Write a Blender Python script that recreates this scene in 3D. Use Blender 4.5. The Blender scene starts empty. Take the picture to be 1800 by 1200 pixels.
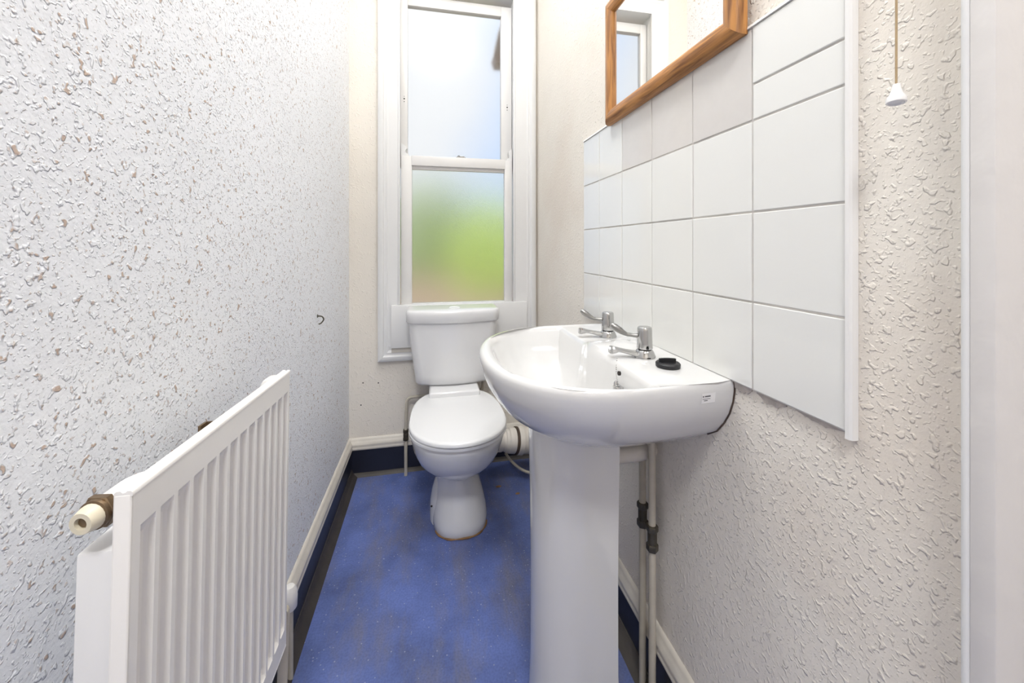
import bpy, bmesh, math, random
from mathutils import Vector, Matrix, noise
random.seed(7)
PI = math.pi
S = bpy.context.scene
COL = S.collection

# ------------------------------------------------------------------ camera, world, lights, exposure
cam_data = bpy.data.cameras.new('camera')
cam_data.sensor_width = 36.0
cam_data.lens = 677.8 / 1800 * 36
cam_data.shift_y = -(600 - 432.5) / 1800
cam_data.clip_start = 0.02
cam = bpy.data.objects.new('camera', cam_data)
COL.objects.link(cam)
cam.location = (0, 0, 1.075)
cam.rotation_euler = (PI / 2, 0, math.radians(-11.745))
S.camera = cam

S.view_settings.view_transform = 'Standard'
S.view_settings.look = 'None'
S.view_settings.gamma = 1
S.view_settings.use_curve_mapping = False
S.view_settings.exposure = 0.17
S.cycles.use_denoising = True
S.cycles.max_bounces = 14
S.cycles.diffuse_bounces = 8
S.cycles.transmission_bounces = 10
S.cycles.sample_clamp_indirect = 8

SKY = 1.0           # daylight strength
UP_W = 14.0          # added fill, thrown on the ceiling from the uplighter bowl
ROOM_W = 8.5        # added fill, separate lamp pointing down from under the bowl
HALL_W = 39.0        # added fill from an unseen lamp in the hall
SUN_W = 2.9          # sun on the garden

w = bpy.data.worlds.new('sky'); S.world = w; w.use_nodes = True
nt = w.node_tree; nt.nodes.clear()
tc = nt.nodes.new('ShaderNodeTexCoord')
nz = nt.nodes.new('ShaderNodeTexNoise'); nz.inputs['Scale'].default_value = 1.6; nz.inputs['Detail'].default_value = 3
rp = nt.nodes.new('ShaderNodeValToRGB')
rp.color_ramp.elements[0].position = 0.36; rp.color_ramp.elements[0].color = (0.46, 0.64, 0.95, 1)
rp.color_ramp.elements[1].position = 0.62; rp.color_ramp.elements[1].color = (0.79, 0.815, 0.84, 1)
bg = nt.nodes.new('ShaderNodeBackground'); bg.inputs['Strength'].default_value = SKY
ow = nt.nodes.new('ShaderNodeOutputWorld')
nt.links.new(tc.outputs['Generated'], nz.inputs['Vector'])
sx = nt.nodes.new('ShaderNodeSeparateXYZ'); nt.links.new(tc.outputs['Generated'], sx.inputs['Vector'])
ph = nt.nodes.new('ShaderNodeMath'); ph.operation = 'MULTIPLY_ADD'; ph.inputs[1].default_value = -13.0; ph.inputs[2].default_value = 0.75
nt.links.new(sx.outputs['X'], ph.inputs[0])
sn = nt.nodes.new('ShaderNodeMath'); sn.operation = 'SINE'; nt.links.new(ph.outputs[0], sn.inputs[0])
mx = nt.nodes.new('ShaderNodeMath'); mx.operation = 'MULTIPLY_ADD'; mx.inputs[1].default_value = 0.16
nt.links.new(sn.outputs[0], mx.inputs[0]); nt.links.new(nz.outputs['Fac'], mx.inputs[2])
nt.links.new(mx.outputs[0], rp.inputs['Fac'])
nt.links.new(rp.outputs['Color'], bg.inputs['Color'])
nt.links.new(bg.outputs['Background'], ow.inputs['Surface'])

def area(name, loc, size, power, color, rot=(0, 0, 0)):
    l = bpy.data.lights.new(name, 'AREA'); l.shape = 'DISK'; l.size = size
    l.energy = power; l.color = color
    o = bpy.data.objects.new(name, l); COL.objects.link(o); o.location = loc; o.rotation_euler = rot
    return o
sun = bpy.data.lights.new('sun', 'SUN'); sun.energy = SUN_W; sun.angle = 0.02; sun.color = (1.0, 0.95, 0.86)
so = bpy.data.objects.new('sun', sun); COL.objects.link(so); so.location = (-6, -2, 8)
so.rotation_euler = Vector((0.75, 0.35, -0.85)).to_track_quat('-Z', 'Y').to_euler()
area('fill_up', (0.07, 1.0, 2.655), 0.34, UP_W, (0.95, 0.975, 1.0), (PI, 0, 0))
area('fill_down', (0.07, 1.0, 2.605), 0.36, ROOM_W, (0.95, 0.975, 1.0))
area('hall_fill', (-0.1, -0.75, 2.95), 0.55, HALL_W, (0.96, 0.97, 0.985))  # fill added behind the camera

# ------------------------------------------------------------------ materials
def nodes_of(name):
    m = bpy.data.materials.new(name); m.use_nodes = True
    return m, m.node_tree, m.node_tree.nodes['Principled BSDF']
def plain(name, col, rough=0.5, metal=0.0, spec=0.5, coat=0.0, var=0.04, vscale=14.0, bump=0.0, bscale=60.0):
    m, t, b = nodes_of(name)
    tcn = t.nodes.new('ShaderNodeTexCoord')
    n = t.nodes.new('ShaderNodeTexNoise'); n.inputs['Scale'].default_value = vscale; n.inputs['Detail'].default_value = 4
    t.links.new(tcn.outputs['Object'], n.inputs['Vector'])
    mx = t.nodes.new('ShaderNodeMix'); mx.data_type = 'RGBA'
    mx.inputs['A'].default_value = tuple(c * (1 - var) for c in col[:3]) + (1,)
    mx.inputs['B'].default_value = tuple(min(1, c * (1 + var)) for c in col[:3]) + (1,)
    t.links.new(n.outputs['Fac'], mx.inputs['Factor'])
    t.links.new(mx.outputs['Result'], b.inputs['Base Color'])
    b.inputs['Roughness'].default_value = rough
    b.inputs['Metallic'].default_value = metal
    b.inputs['Specular IOR Level'].default_value = spec
    b.inputs['Coat Weight'].default_value = coat
    b.inputs['Coat Roughness'].default_value = 0.05
    if bump:
        n2 = t.nodes.new('ShaderNodeTexNoise'); n2.inputs['Scale'].default_value = bscale; n2.inputs['Detail'].default_value = 3
        t.links.new(tcn.outputs['Object'], n2.inputs['Vector'])
        bp = t.nodes.new('ShaderNodeBump'); bp.inputs['Strength'].default_value = 1.0; bp.inputs['Distance'].default_value = bump
        t.links.new(n2.outputs['Fac'], bp.inputs['Height']); t.links.new(bp.outputs['Normal'], b.inputs['Normal'])
    return m

def woodchip(name, col, height, scale, level, stain=None, stain_amt=0.0, chip_shade=None):
    """painted woodchip paper: irregular raised chips under the paint"""
    m, t, b = nodes_of(name)
    N = t.nodes.new; L = t.links.new
    tcn = N('ShaderNodeTexCoord')
    def noise_(sc, det=2, dist=0.0, off=(0, 0, 0)):
        mp = N('ShaderNodeMapping'); mp.inputs['Location'].default_value = off
        L(tcn.outputs['Object'], mp.inputs['Vector'])
        n = N('ShaderNodeTexNoise'); n.inputs['Scale'].default_value = sc; n.inputs['Detail'].default_value = det
        n.inputs['Distortion'].default_value = dist
        L(mp.outputs['Vector'], n.inputs['Vector']); return n.outputs['Fac']
    def step(src, lo, hi, mx=1.0):
        r = N('ShaderNodeMapRange'); r.interpolation_type = 'SMOOTHSTEP'
        r.inputs['From Min'].default_value = lo; r.inputs['From Max'].default_value = hi; r.inputs['To Max'].default_value = mx
        L(src, r.inputs['Value']); return r.outputs['Result']
    def mad(a_, k_, c_):
        n = N('ShaderNodeMath'); n.operation = 'MULTIPLY_ADD'; n.inputs[1].default_value = k_
        L(a_, n.inputs[0]); L(c_, n.inputs[2]); return n.outputs[0]
    def mul(a_, c_):
        n = N('ShaderNodeMath'); n.operation = 'MULTIPLY'; L(a_, n.inputs[0]); L(c_, n.inputs[1]); return n.outputs[0]
    big = noise_(scale, 1.0, 0.25)
    c1 = step(big, level, level + 0.11)
    c2 = step(noise_(scale * 2.0, 1.0, 0.2, (3.1, 1.7, 5.3)), level, level + 0.12)
    lo = noise_(7, 3)
    h = mad(c2, 0.5, c1)
    h = mad(noise_(240, 3), 0.35, h)
    h = mad(noise_(60, 2, 0, (1, 2, 3)), 0.5, h)
    h = mad(lo, 1.2, h)
    bp = N('ShaderNodeBump'); bp.inputs['Strength'].default_value = 1.0; bp.inputs['Distance'].default_value = height
    L(h, bp.inputs['Height']); L(bp.outputs['Normal'], b.inputs['Normal'])
    def mix(fac, a_, col_):
        n = N('ShaderNodeMix'); n.data_type = 'RGBA'; n.inputs['B'].default_value = tuple(col_) + (1,)
        L(fac, n.inputs['Factor']); L(a_, n.inputs['A']); return n.outputs['Result']
    mx0 = N('ShaderNodeMix'); mx0.data_type = 'RGBA'
    mx0.inputs['A'].default_value = tuple(c * 0.965 for c in col) + (1,)
    mx0.inputs['B'].default_value = tuple(min(1, c * 1.03) for c in col) + (1,)
    L(lo, mx0.inputs['Factor']); out = mx0.outputs['Result']
    if chip_shade:                                  # brown of the chips' shaded sides, put into the colour of some
        pick = step(noise_(scale * 0.55, 1, 0, (7, 3, 1)), 0.47, 0.60, chip_shade[3])
        out = mix(mul(step(big, level + 0.055, level + 0.10), pick), out, chip_shade[:3])
        pick2 = step(noise_(scale * 1.1, 1, 0, (2, 9, 4)), 0.50, 0.62, chip_shade[3] * 0.6)
        out = mix(mul(c2, pick2), out, chip_shade[:3])
    if stain:
        out = mix(step(noise_(2.6, 5, 0, (4, 4, 2)), 0.48, 0.72, stain_amt), out, stain)
    L(out, b.inputs['Base Color'])
    b.inputs['Roughness'].default_value = 0.55
    b.inputs['Specular IOR Level'].default_value = 0.35
    return m

def wood(name, axis):
    m, t, b = nodes_of(name)
    N = t.nodes.new; L = t.links.new
    tcn = N('ShaderNodeTexCoord'); mp = N('ShaderNodeMapping')
    mp.inputs['Scale'].default_value = (90, 6, 90) if axis == 'y' else (90, 90, 6)
    L(tcn.outputs['Object'], mp.inputs['Vector'])
    n = N('ShaderNodeTexNoise'); n.inputs['Scale'].default_value = 1.6; n.inputs['Detail'].default_value = 5; n.inputs['Distortion'].default_value = 0.6
    L(mp.outputs['Vector'], n.inputs['Vector'])
    r = N('ShaderNodeValToRGB')
    r.color_ramp.elements[0].position = 0.32; r.color_ramp.elements[0].color = (0.20, 0.075, 0.018, 1)
    r.color_ramp.elements[1].position = 0.62; r.color_ramp.elements[1].color = (0.50, 0.225, 0.06, 1)
    L(n.outputs['Fac'], r.inputs['Fac']); L(r.outputs['Color'], b.inputs['Base Color'])
    b.inputs['Roughness'].default_value = 0.32
    bp = N('ShaderNodeBump'); bp.inputs['Distance'].default_value = 0.0006
    L(n.outputs['Fac'], bp.inputs['Height']); L(bp.outputs['Normal'], b.inputs['Normal'])
    return m

def floor_mat():
    m, t, b = nodes_of('blue_vinyl')
    N = t.nodes.new; L = t.links.new
    tcn = N('ShaderNodeTexCoord')
    n1 = N('ShaderNodeTexNoise'); n1.inputs['Scale'].default_value = 5.5; n1.inputs['Detail'].default_value = 6; n1.inputs['Roughness'].default_value = 0.65
    L(tcn.outputs['Object'], n1.inputs['Vector'])
    r1 = N('ShaderNodeValToRGB')
    e = r1.color_ramp.elements
    e[0].position = 0.30; e[0].color = (0.072, 0.102, 0.250, 1)
    e[1].position = 0.62; e[1].color = (0.128, 0.182, 0.460, 1)
    L(n1.outputs['Fac'], r1.inputs['Fac'])
    # grey-brown grime
    mp = N('ShaderNodeMapping'); mp.inputs['Scale'].default_value = (7, 2.2, 1); mp.inputs['Location'].default_value = (3.1, 1.7, 0)
    L(tcn.outputs['Object'], mp.inputs['Vector'])
    n2 = N('ShaderNodeTexNoise'); n2.inputs['Scale'].default_value = 1.5; n2.inputs['Detail'].default_value = 8; n2.inputs['Roughness'].default_value = 0.7
    L(mp.outputs['Vector'], n2.inputs['Vector'])
    r2 = N('ShaderNodeMapRange'); r2.inputs['From Min'].default_value = 0.46; r2.inputs['From Max'].default_value = 0.70; r2.inputs['To Max'].default_value = 0.75
    L(n2.outputs['Fac'], r2.inputs['Value'])
    m1 = N('ShaderNodeMix'); m1.data_type = 'RGBA'; m1.inputs['B'].default_value = (0.18, 0.175, 0.205, 1)
    L(r2.outputs['Result'], m1.inputs['Factor']); L(r1.outputs['Color'], m1.inputs['A'])
    # pale flecks
    v = N('ShaderNodeTexVoronoi'); v.inputs['Scale'].default_value = 85
    L(tcn.outputs['Object'], v.inputs['Vector'])
    sp = N('ShaderNodeSeparateColor'); L(v.outputs['Color'], sp.inputs['Color'])
    lt = N('ShaderNodeMath'); lt.operation = 'LESS_THAN'; lt.inputs[1].default_value = 0.16; L(v.outputs['Distance'], lt.inputs[0])
    g = N('ShaderNodeMath'); g.operation = 'LESS_THAN'; g.inputs[1].default_value = 0.35; L(sp.outputs['Red'], g.inputs[0])
    mu = N('ShaderNodeMath'); mu.operation = 'MULTIPLY'; L(lt.outputs[0], mu.inputs[0]); L(g.outputs[0], mu.inputs[1])
    mu2 = N('ShaderNodeMath'); mu2.operation = 'MULTIPLY'; mu2.inputs[1].default_value = 0.5; L(mu.outputs[0], mu2.inputs[0])
    m2 = N('ShaderNodeMix'); m2.data_type = 'RGBA'; m2.inputs['B'].default_value = (0.46, 0.50, 0.60, 1)
    L(mu2.outputs[0], m2.inputs['Factor']); L(m1.outputs['Result'], m2.inputs['A'])
    # fine dark grain
    n3 = N('ShaderNodeTexNoise'); n3.inputs['Scale'].default_value = 180; n3.inputs['Detail'].default_value = 2
    L(tcn.outputs['Object'], n3.inputs['Vector'])
    m3 = N('ShaderNodeMix'); m3.data_type = 'RGBA'; m3.blend_type = 'MULTIPLY'; m3.inputs['Factor'].default_value = 0.5
    r3 = N('ShaderNodeMapRange'); r3.inputs['From Min'].default_value = 0.3; r3.inputs['From Max'].default_value = 0.6; r3.inputs['To Min'].default_value = 0.6
    L(n3.outputs['Fac'], r3.inputs['Value'])
    L(m2.outputs['Result'], m3.inputs['A']); L(r3.outputs['Result'], m3.inputs['B'])
    L(m3.outputs['Result'], b.inputs['Base Color'])
    b.inputs['Roughness'].default_value = 0.5; b.inputs['Specular IOR Level'].default_value = 0.4
    bp = N('ShaderNodeBump'); bp.inputs['Distance'].default_value = 0.0005
    L(n3.outputs['Fac'], bp.inputs['Height']); L(bp.outputs['Normal'], b.inputs['Normal'])
    return m

def frosted(name, rough, bscale, bdist):
    m, t, b = nodes_of(name)
    b.inputs['Base Color'].default_value = (1, 1, 1, 1)
    b.inputs['Transmission Weight'].default_value = 1.0
    b.inputs['Roughness'].default_value = rough
    b.inputs['IOR'].default_value = 1.45
    tcn = t.nodes.new('ShaderNodeTexCoord'); n = t.nodes.new('ShaderNodeTexNoise')
    n.inputs['Scale'].default_value = bscale; n.inputs['Detail'].default_value = 2
    t.links.new(tcn.outputs['Object'], n.inputs['Vector'])
    bp = t.nodes.new('ShaderNodeBump'); bp.inputs['Distance'].default_value = bdist
    t.links.new(n.outputs['Fac'], bp.inputs['Height']); t.links.new(bp.outputs['Normal'], b.inputs['Normal'])
    return m

WALLC = (0.79, 0.745, 0.67)
M = {}
M['wall_left'] = woodchip('woodchip_left', (0.845, 0.865, 0.90), 0.0016, 112, 0.585, chip_shade=(0.50, 0.36, 0.27, 0.85))
M['wall_right'] = woodchip('woodchip_right', WALLC, 0.0011, 100, 0.58, stain=(0.62, 0.50, 0.40), stain_amt=0.25)
M['wall_back'] = woodchip('plaster_back', WALLC, 0.0008, 100, 0.59, stain=(0.62, 0.54, 0.45), stain_amt=0.2)
M['ceiling'] = plain('ceiling_paint', (0.82, 0.80, 0.77), 0.7)
M['hall'] = plain('hall_paint', (0.80, 0.76, 0.70), 0.7)
M['floor'] = floor_mat()
M['blue'] = plain('blue_black_skirting', (0.013, 0.015, 0.027), 0.35, var=0.3, vscale=9, bump=0.0006, bscale=30)
M['cream_gloss'] = plain('old_cream_gloss', (0.66, 0.62, 0.55), 0.35, var=0.10, vscale=25, bump=0.0015, bscale=25)
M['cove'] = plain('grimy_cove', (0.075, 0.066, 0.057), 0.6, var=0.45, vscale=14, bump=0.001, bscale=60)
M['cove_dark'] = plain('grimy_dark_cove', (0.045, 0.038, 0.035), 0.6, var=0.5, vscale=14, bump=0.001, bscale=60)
M['white_gloss'] = plain('white_gloss_paint', (0.735, 0.735, 0.73), 0.3, var=0.02, bump=0.0006, bscale=22)
M['sash'] = plain('sash_paint', (0.72, 0.71, 0.695), 0.35, var=0.03, bump=0.0006, bscale=30)
M['door_frame'] = plain('door_frame_paint', (0.69, 0.665, 0.64), 0.4, var=0.03, bump=0.0014, bscale=28)
M['ceramic'] = plain('white_ceramic', (0.72, 0.72, 0.725), 0.08, spec=0.5, coat=0.4, var=0.006)
M['basin'] = plain('basin_ceramic', (0.665, 0.66, 0.65), 0.08, spec=0.5, coat=0.4, var=0.006)
M['seat'] = plain('seat_plastic', (0.78, 0.785, 0.79), 0.12, coat=0.2, var=0.006)
M['tile'] = plain('white_tile', (0.765, 0.765, 0.735), 0.07, coat=0.3, var=0.01)
M['tile_beige'] = plain('beige_tile', (0.63, 0.605, 0.575), 0.07, coat=0.3, var=0.03, vscale=40)
M['grout'] = plain('old_grout', (0.60, 0.575, 0.54), 0.9, var=0.3, vscale=28)
M['adhesive'] = plain('old_adhesive', (0.45, 0.41, 0.38), 0.9, var=0.35, vscale=60, bump=0.002, bscale=90)
M['trim'] = plain('tile_trim_plastic', (0.80, 0.79, 0.77), 0.3, var=0.02)
M['chrome'] = plain('chrome', (0.52, 0.52, 0.515), 0.10, metal=1.0, var=0.03)
M['dull_chrome'] = plain('dull_chrome', (0.30, 0.295, 0.285), 0.35, metal=1.0, var=0.15, vscale=60)
M['black'] = plain('black_rubber', (0.012, 0.012, 0.014), 0.45, var=0.2)
M['radiator'] = plain('radiator_enamel', (0.82, 0.80, 0.77), 0.3, var=0.015)
M['rad_back'] = plain('radiator_back_enamel', (0.74, 0.735, 0.73), 0.4, var=0.02)
M['brass'] = plain('tarnished_brass', (0.20, 0.14, 0.085), 0.35, metal=0.8, var=0.4, vscale=70)
M['ivory'] = plain('ivory_plastic', (0.68, 0.62, 0.48), 0.4, var=0.08, vscale=50)
M['pipe_cream'] = plain('pipe_paint', (0.50, 0.46, 0.38), 0.45, var=0.12, vscale=40, bump=0.0006)
M['pipe_pvc'] = plain('white_pvc', (0.66, 0.62, 0.56), 0.4, var=0.12, vscale=25)
M['bronze'] = plain('dirty_coupling', (0.085, 0.075, 0.055), 0.45, metal=0.5, var=0.4, vscale=90)
M['band'] = plain('brown_rubber', (0.075, 0.05, 0.035), 0.6, var=0.3)
M['sealant'] = plain('rusty_sealant', (0.27, 0.15, 0.065), 0.7, var=0.6, vscale=30)
M['cord'] = plain('pull_cord', (0.42, 0.31, 0.18), 0.9, var=0.2, vscale=300)
M['knob'] = plain('cord_knob', (0.82, 0.81, 0.80), 0.25, var=0.01)
M['wood_y'] = wood('pine_horizontal', 'y')
M['wood_z'] = wood('pine_upright', 'z')
M['mirror'] = plain('mirror_silver', (0.93, 0.92, 0.90), 0.015, metal=1.0, var=0.004)
M['hole'] = plain('dark_hole', (0.03, 0.025, 0.022), 0.8)
M['sticker'] = plain('sticker_paper', (0.80, 0.79, 0.78), 0.4)
M['ink'] = plain('sticker_ink', (0.09, 0.09, 0.10), 0.6)
M['pane_up'] = frosted('frosted_glass_upper', 0.20, 900, 0.00003)
M['pane_low'] = frosted('frosted_glass_lower', 0.30, 300, 0.0007)
M['leaf'] = plain('leaf_bright', (0.60, 0.74, 0.16), 0.6, var=0.3, vscale=6)
M['leaf_dark'] = plain('leaf_dark', (0.42, 0.52, 0.19), 0.6, var=0.3, vscale=6)
M['bark'] = plain('bark', (0.12, 0.08, 0.05), 0.9)
M['yard'] = plain('yard_paving', (0.50, 0.40, 0.30), 0.9, var=0.2, vscale=3)
M['fence'] = plain('fence_timber', (0.60, 0.44, 0.31), 0.8, var=0.25, vscale=9)
M['hopper'] = plain('brown_hopper', (0.20, 0.13, 0.09), 0.6)
M['lamp'] = plain('lamp_opal', (0.85, 0.85, 0.83), 0.4)

# ------------------------------------------------------------------ mesh helpers
def link(name, bm, mat, parent=None, smooth=True, angle=40):
    me = bpy.data.meshes.new(name)
    bmesh.ops.recalc_face_normals(bm, faces=bm.faces)
    bm.to_mesh(me); bm.free()
    me.materials.append(mat)
    if smooth:
        me.polygons.foreach_set('use_smooth', [True] * len(me.polygons))
        me.set_sharp_from_angle(angle=math.radians(angle))
    o = bpy.data.objects.new(name, me); COL.objects.link(o)
    if parent is not None:
        o.parent = parent
        o.matrix_parent_inverse = Matrix.Translation(parent.location).inverted() if parent.type == 'EMPTY' else Matrix.Identity(4)
    return o
def thing(name, label, cat, loc, group=None):
    o = bpy.data.objects.new(name, None); COL.objects.link(o); o.location = loc
    o.empty_display_size = 0.05
    o['label'] = label; o['category'] = cat
    if group: o['group'] = group
    return o
def tag(o, label, cat, group=None):
    o['label'] = label; o['category'] = cat
    if group: o['group'] = group
    return o
def struct(o):
    o['kind'] = 'structure'; return o
def struct_root(name, loc=(0, 0, 0)):
    o = bpy.data.objects.new(name, None); COL.objects.link(o); o.location = loc; o['kind'] = 'structure'
    return o

def add_box(bm, lo, hi, bev=0.0, seg=2):
    r = bmesh.ops.create_cube(bm, size=1)
    vs = r['verts']
    for v in vs:
        v.co = Vector(((lo[i] + hi[i]) / 2 + v.co[i] * (hi[i] - lo[i]) for i in range(3)))
    if bev:
        es = set(e for v in vs for e in v.link_edges)
        bmesh.ops.bevel(bm, geom=list(es), offset=bev, segments=seg, affect='EDGES', profile=0.5)
    return bm
def box(lo, hi, bev=0.0, seg=2):
    return add_box(bmesh.new(), lo, hi, bev, seg)
def loft(bm, rings, closed=True, cap0=True, cap1=True):
    R = [[bm.verts.new(p) for p in ring] for ring in rings]
    n = len(R[0])
    for a, b in zip(R, R[1:]):
        for i in range(n if closed else n - 1):
            j = (i + 1) % n
            try: bm.faces.new((a[i], a[j], b[j], b[i]))
            except ValueError: pass
    if closed and cap0: bm.faces.new(R[0][::-1])
    if closed and cap1: bm.faces.new(R[-1])
    return bm
def frame_of(d):
    d = d.normalized()
    a = Vector((0, 0, 1)) if abs(d.z) < 0.9 else Vector((1, 0, 0))
    x = d.cross(a).normalized(); y = d.cross(x).normalized()
    return x, y
def add_lathe(bm, base, axis, prof, seg=24, cap=True):
    """prof: list of (radius, distance along axis)"""
    base = Vector(base); d = Vector(axis).normalized(); x, y = frame_of(d)
    rings = []
    for r, h in prof:
        r = max(r, 1e-5)
        rings.append([base + d * h + x * (r * math.cos(2 * PI * i / seg)) + y * (r * math.sin(2 * PI * i / seg)) for i in range(seg)])
    return loft(bm, rings, True, cap, cap)
def lathe(base, axis, prof, seg=24):
    return add_lathe(bmesh.new(), base, axis, prof, seg)
def smooth_path(pts, n=6):
    P = [Vector(p) for p in pts]; out = []
    for i in range(len(P) - 1):
        p0 = P[max(i - 1, 0)]; p1 = P[i]; p2 = P[i + 1]; p3 = P[min(i + 2, len(P) - 1)]
        for k in range(n):
            t = k / n
            out.append(0.5 * ((2 * p1) + (p2 - p0) * t + (2 * p0 - 5 * p1 + 4 * p2 - p3) * t * t + (3 * p1 - p0 - 3 * p2 + p3) * t ** 3))
    out.append(P[-1]); return out
def round_path(pts, r, n=5):
    P = [Vector(p) for p in pts]; out = [P[0]]
    for i in range(1, len(P) - 1):
        a = (P[i - 1] - P[i]).normalized(); b = (P[i + 1] - P[i]).normalized()
        s = P[i] + a * r; e = P[i] + b * r
        for k in range(n + 1):
            t = k / n; out.append(s * (1 - t) ** 2 + P[i] * 2 * t * (1 - t) + e * t * t)
    out.append(P[-1]); return out
def add_tube(bm, pts, rad, seg=14):
    P = [Vector(p) for p in pts]; rings = []
    x = None
    for i, p in enumerate(P):
        d = (P[min(i + 1, len(P) - 1)] - P[max(i - 1, 0)]).normalized()
        if x is None: x, y = frame_of(d)
        else:
            x = (x - d * x.dot(d)).normalized(); y = d.cross(x)
        r = rad[i] if isinstance(rad, (list, tuple)) else rad
        rings.append([p + x * (r * math.cos(2 * PI * k / seg)) + y * (r * math.sin(2 * PI * k / seg)) for k in range(seg)])
    return loft(bm, rings)
def tube(pts, rad, seg=14): return add_tube(bmesh.new(), pts, rad, seg)
def add_prism(bm, prof, a, b, cx, cy):
    """profile [(u,v)] in axes cx, cy swept from point a to point b"""
    a = Vector(a); b = Vector(b); cx = Vector(cx); cy = Vector(cy)
    return loft(bm, [[a + cx * u + cy * v for u, v in prof], [b + cx * u + cy * v for u, v in prof]])
def hexprof(r): return [(r * math.cos(PI / 3 * i), r * math.sin(PI / 3 * i)) for i in range(6)]
def add_hex(bm, base, axis, r, h):
    d = Vector(axis).normalized(); x, y = frame_of(d); base = Vector(base)
    rings = []
    for rr, t in ((r * 0.93, 0), (r, h * 0.12), (r, h * 0.88), (r * 0.93, h)):
        rings.append([base + d * t + x * (rr * math.cos(PI / 3 * i)) + y * (rr * math.sin(PI / 3 * i)) for i in range(6)])
    return loft(bm, rings)

# ------------------------------------------------------------------ the room
XL, XR, YB, ZC, YD = -0.38, 0.531, 1.925, 3.00, 0.272
struct(link('floor', box((-1.6, -1.9, -0.06), (1.6, 2.05, 0.0)), M['floor'], smooth=False))
struct(link('ceiling', box((-1.6, -1.9, ZC), (1.6, 2.05, ZC + 0.06)), M['ceiling'], smooth=False))
struct(link('wall_left', box((XL - 0.12, 0.10, 0), (XL, YB + 0.10, ZC)), M['wall_left'], smooth=False))
wall_right = struct(link('wall_right', box((XR, 0.276, 0), (XR + 0.12, YB + 0.10, ZC)), M['wall_right'], smooth=False))
# back wall with the window opening
WX0, WX1, WZ0, WZ1 = -0.215, 0.480, 0.56, 2.42
bm = bmesh.new()
add_box(bm, (XL, YB, 0), (WX0, YB + 0.11, ZC)); add_box(bm, (WX1, YB, 0), (XR, YB + 0.11, ZC))
add_box(bm, (WX0, YB, 0), (WX1, YB + 0.11, WZ0)); add_box(bm, (WX0, YB, WZ1), (WX1, YB + 0.11, ZC))
wall_back = struct(link('wall_back', bm, M['wall_back'], smooth=False))
for (px, pz) in ((-0.249, 0.425), (-0.327, 0.326), (-0.318, 0.43)):
    link('nail_hole', lathe((px, YB + 0.001, pz), (0, -1, 0), [(0.0032, 0), (0.0032, 0.0015)], 10), M['hole'], wall_back)
# the hall behind the camera
struct(link('wall_hall', box((-1.6, -1.9, 0), (1.6, -1.8, ZC)), M['hall'], smooth=False))
struct(link('wall_hall_left', box((-1.6, -1.8, 0), (-1.5, 0.14, ZC)), M['hall'], smooth=False))
struct(link('wall_hall_right', box((1.5, -1.8, 0), (1.6, 0.14, ZC)), M['hall'], smooth=False))
bm = bmesh.new()
add_box(bm, (-1.6, 0.14, 0), (-0.50, 0.26, ZC)); add_box(bm, (XR + 0.02, 0.14, 0), (1.6, 0.249, ZC)); add_box(bm, (-0.50, 0.14, 2.25), (XR + 0.02, 0.26, ZC))
struct(link('wall_front', bm, M['hall'], smooth=False))
# door opening the camera looks through
door = struct_root('door_1', (0.5, 0.26, 0))
link('frame_post', box((0.500, 0.2525, 0), (0.62, 0.2705, 2.24), 0.0018), M['door_frame'], door)
link('frame_bead', lathe((0.5035, 0.2735, 0), (0, 0, 1), [(0.004, 0), (0.004, 2.24)], 12), M['white_gloss'], door)
link('frame_post', box((-0.52, 0.2525, 0), (-0.47, 0.2705, 2.24), 0.0018), M['door_frame'], door)
link('frame_head', box((-0.52, 0.2525, 2.20), (0.62, 0.2705, 2.26), 0.0018), M['door_frame'], door)

# skirtings: dark blue board, old white moulded top, grimy cove at the floor
def skirting(name, a, b, out, cs=1.0, cm='cove'):
    """a, b on the wall plane at floor; out = unit vector into the room"""
    root = struct(link(name, add_prism(bmesh.new(), [(0, 0), (0.014, 0), (0.014, 0.124), (0, 0.124)], a, b, out, (0, 0, 1)), M['blue'], smooth=False))
    top = [(0, 0.122), (0.017, 0.122), (0.019, 0.126), (0.019, 0.132), (0.016, 0.136), (0.0185, 0.142), (0.0175, 0.150), (0.012, 0.158), (0.008, 0.165), (0.006, 0.172), (0, 0.174)]
    link('skirting_moulding', add_prism(bmesh.new(), top, a, b, out, (0, 0, 1)), M['cream_gloss'], root, angle=60)
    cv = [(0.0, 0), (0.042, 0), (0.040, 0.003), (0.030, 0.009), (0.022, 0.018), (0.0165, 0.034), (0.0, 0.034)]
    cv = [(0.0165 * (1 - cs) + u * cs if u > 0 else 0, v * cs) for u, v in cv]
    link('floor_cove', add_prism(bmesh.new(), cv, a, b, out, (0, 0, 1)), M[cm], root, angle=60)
    return root
skirting('baseboard_left', (XL, 0.276, 0), (XL, YB, 0), (1, 0, 0), 1.0, 'cove_dark')
skirting('baseboard_back', (XL, YB, 0), (XR, YB, 0), (0, -1, 0), 0.45)
skirting('baseboard_right', (XR, 0.276, 0), (XR, YB, 0), (-1, 0, 0))

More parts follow.
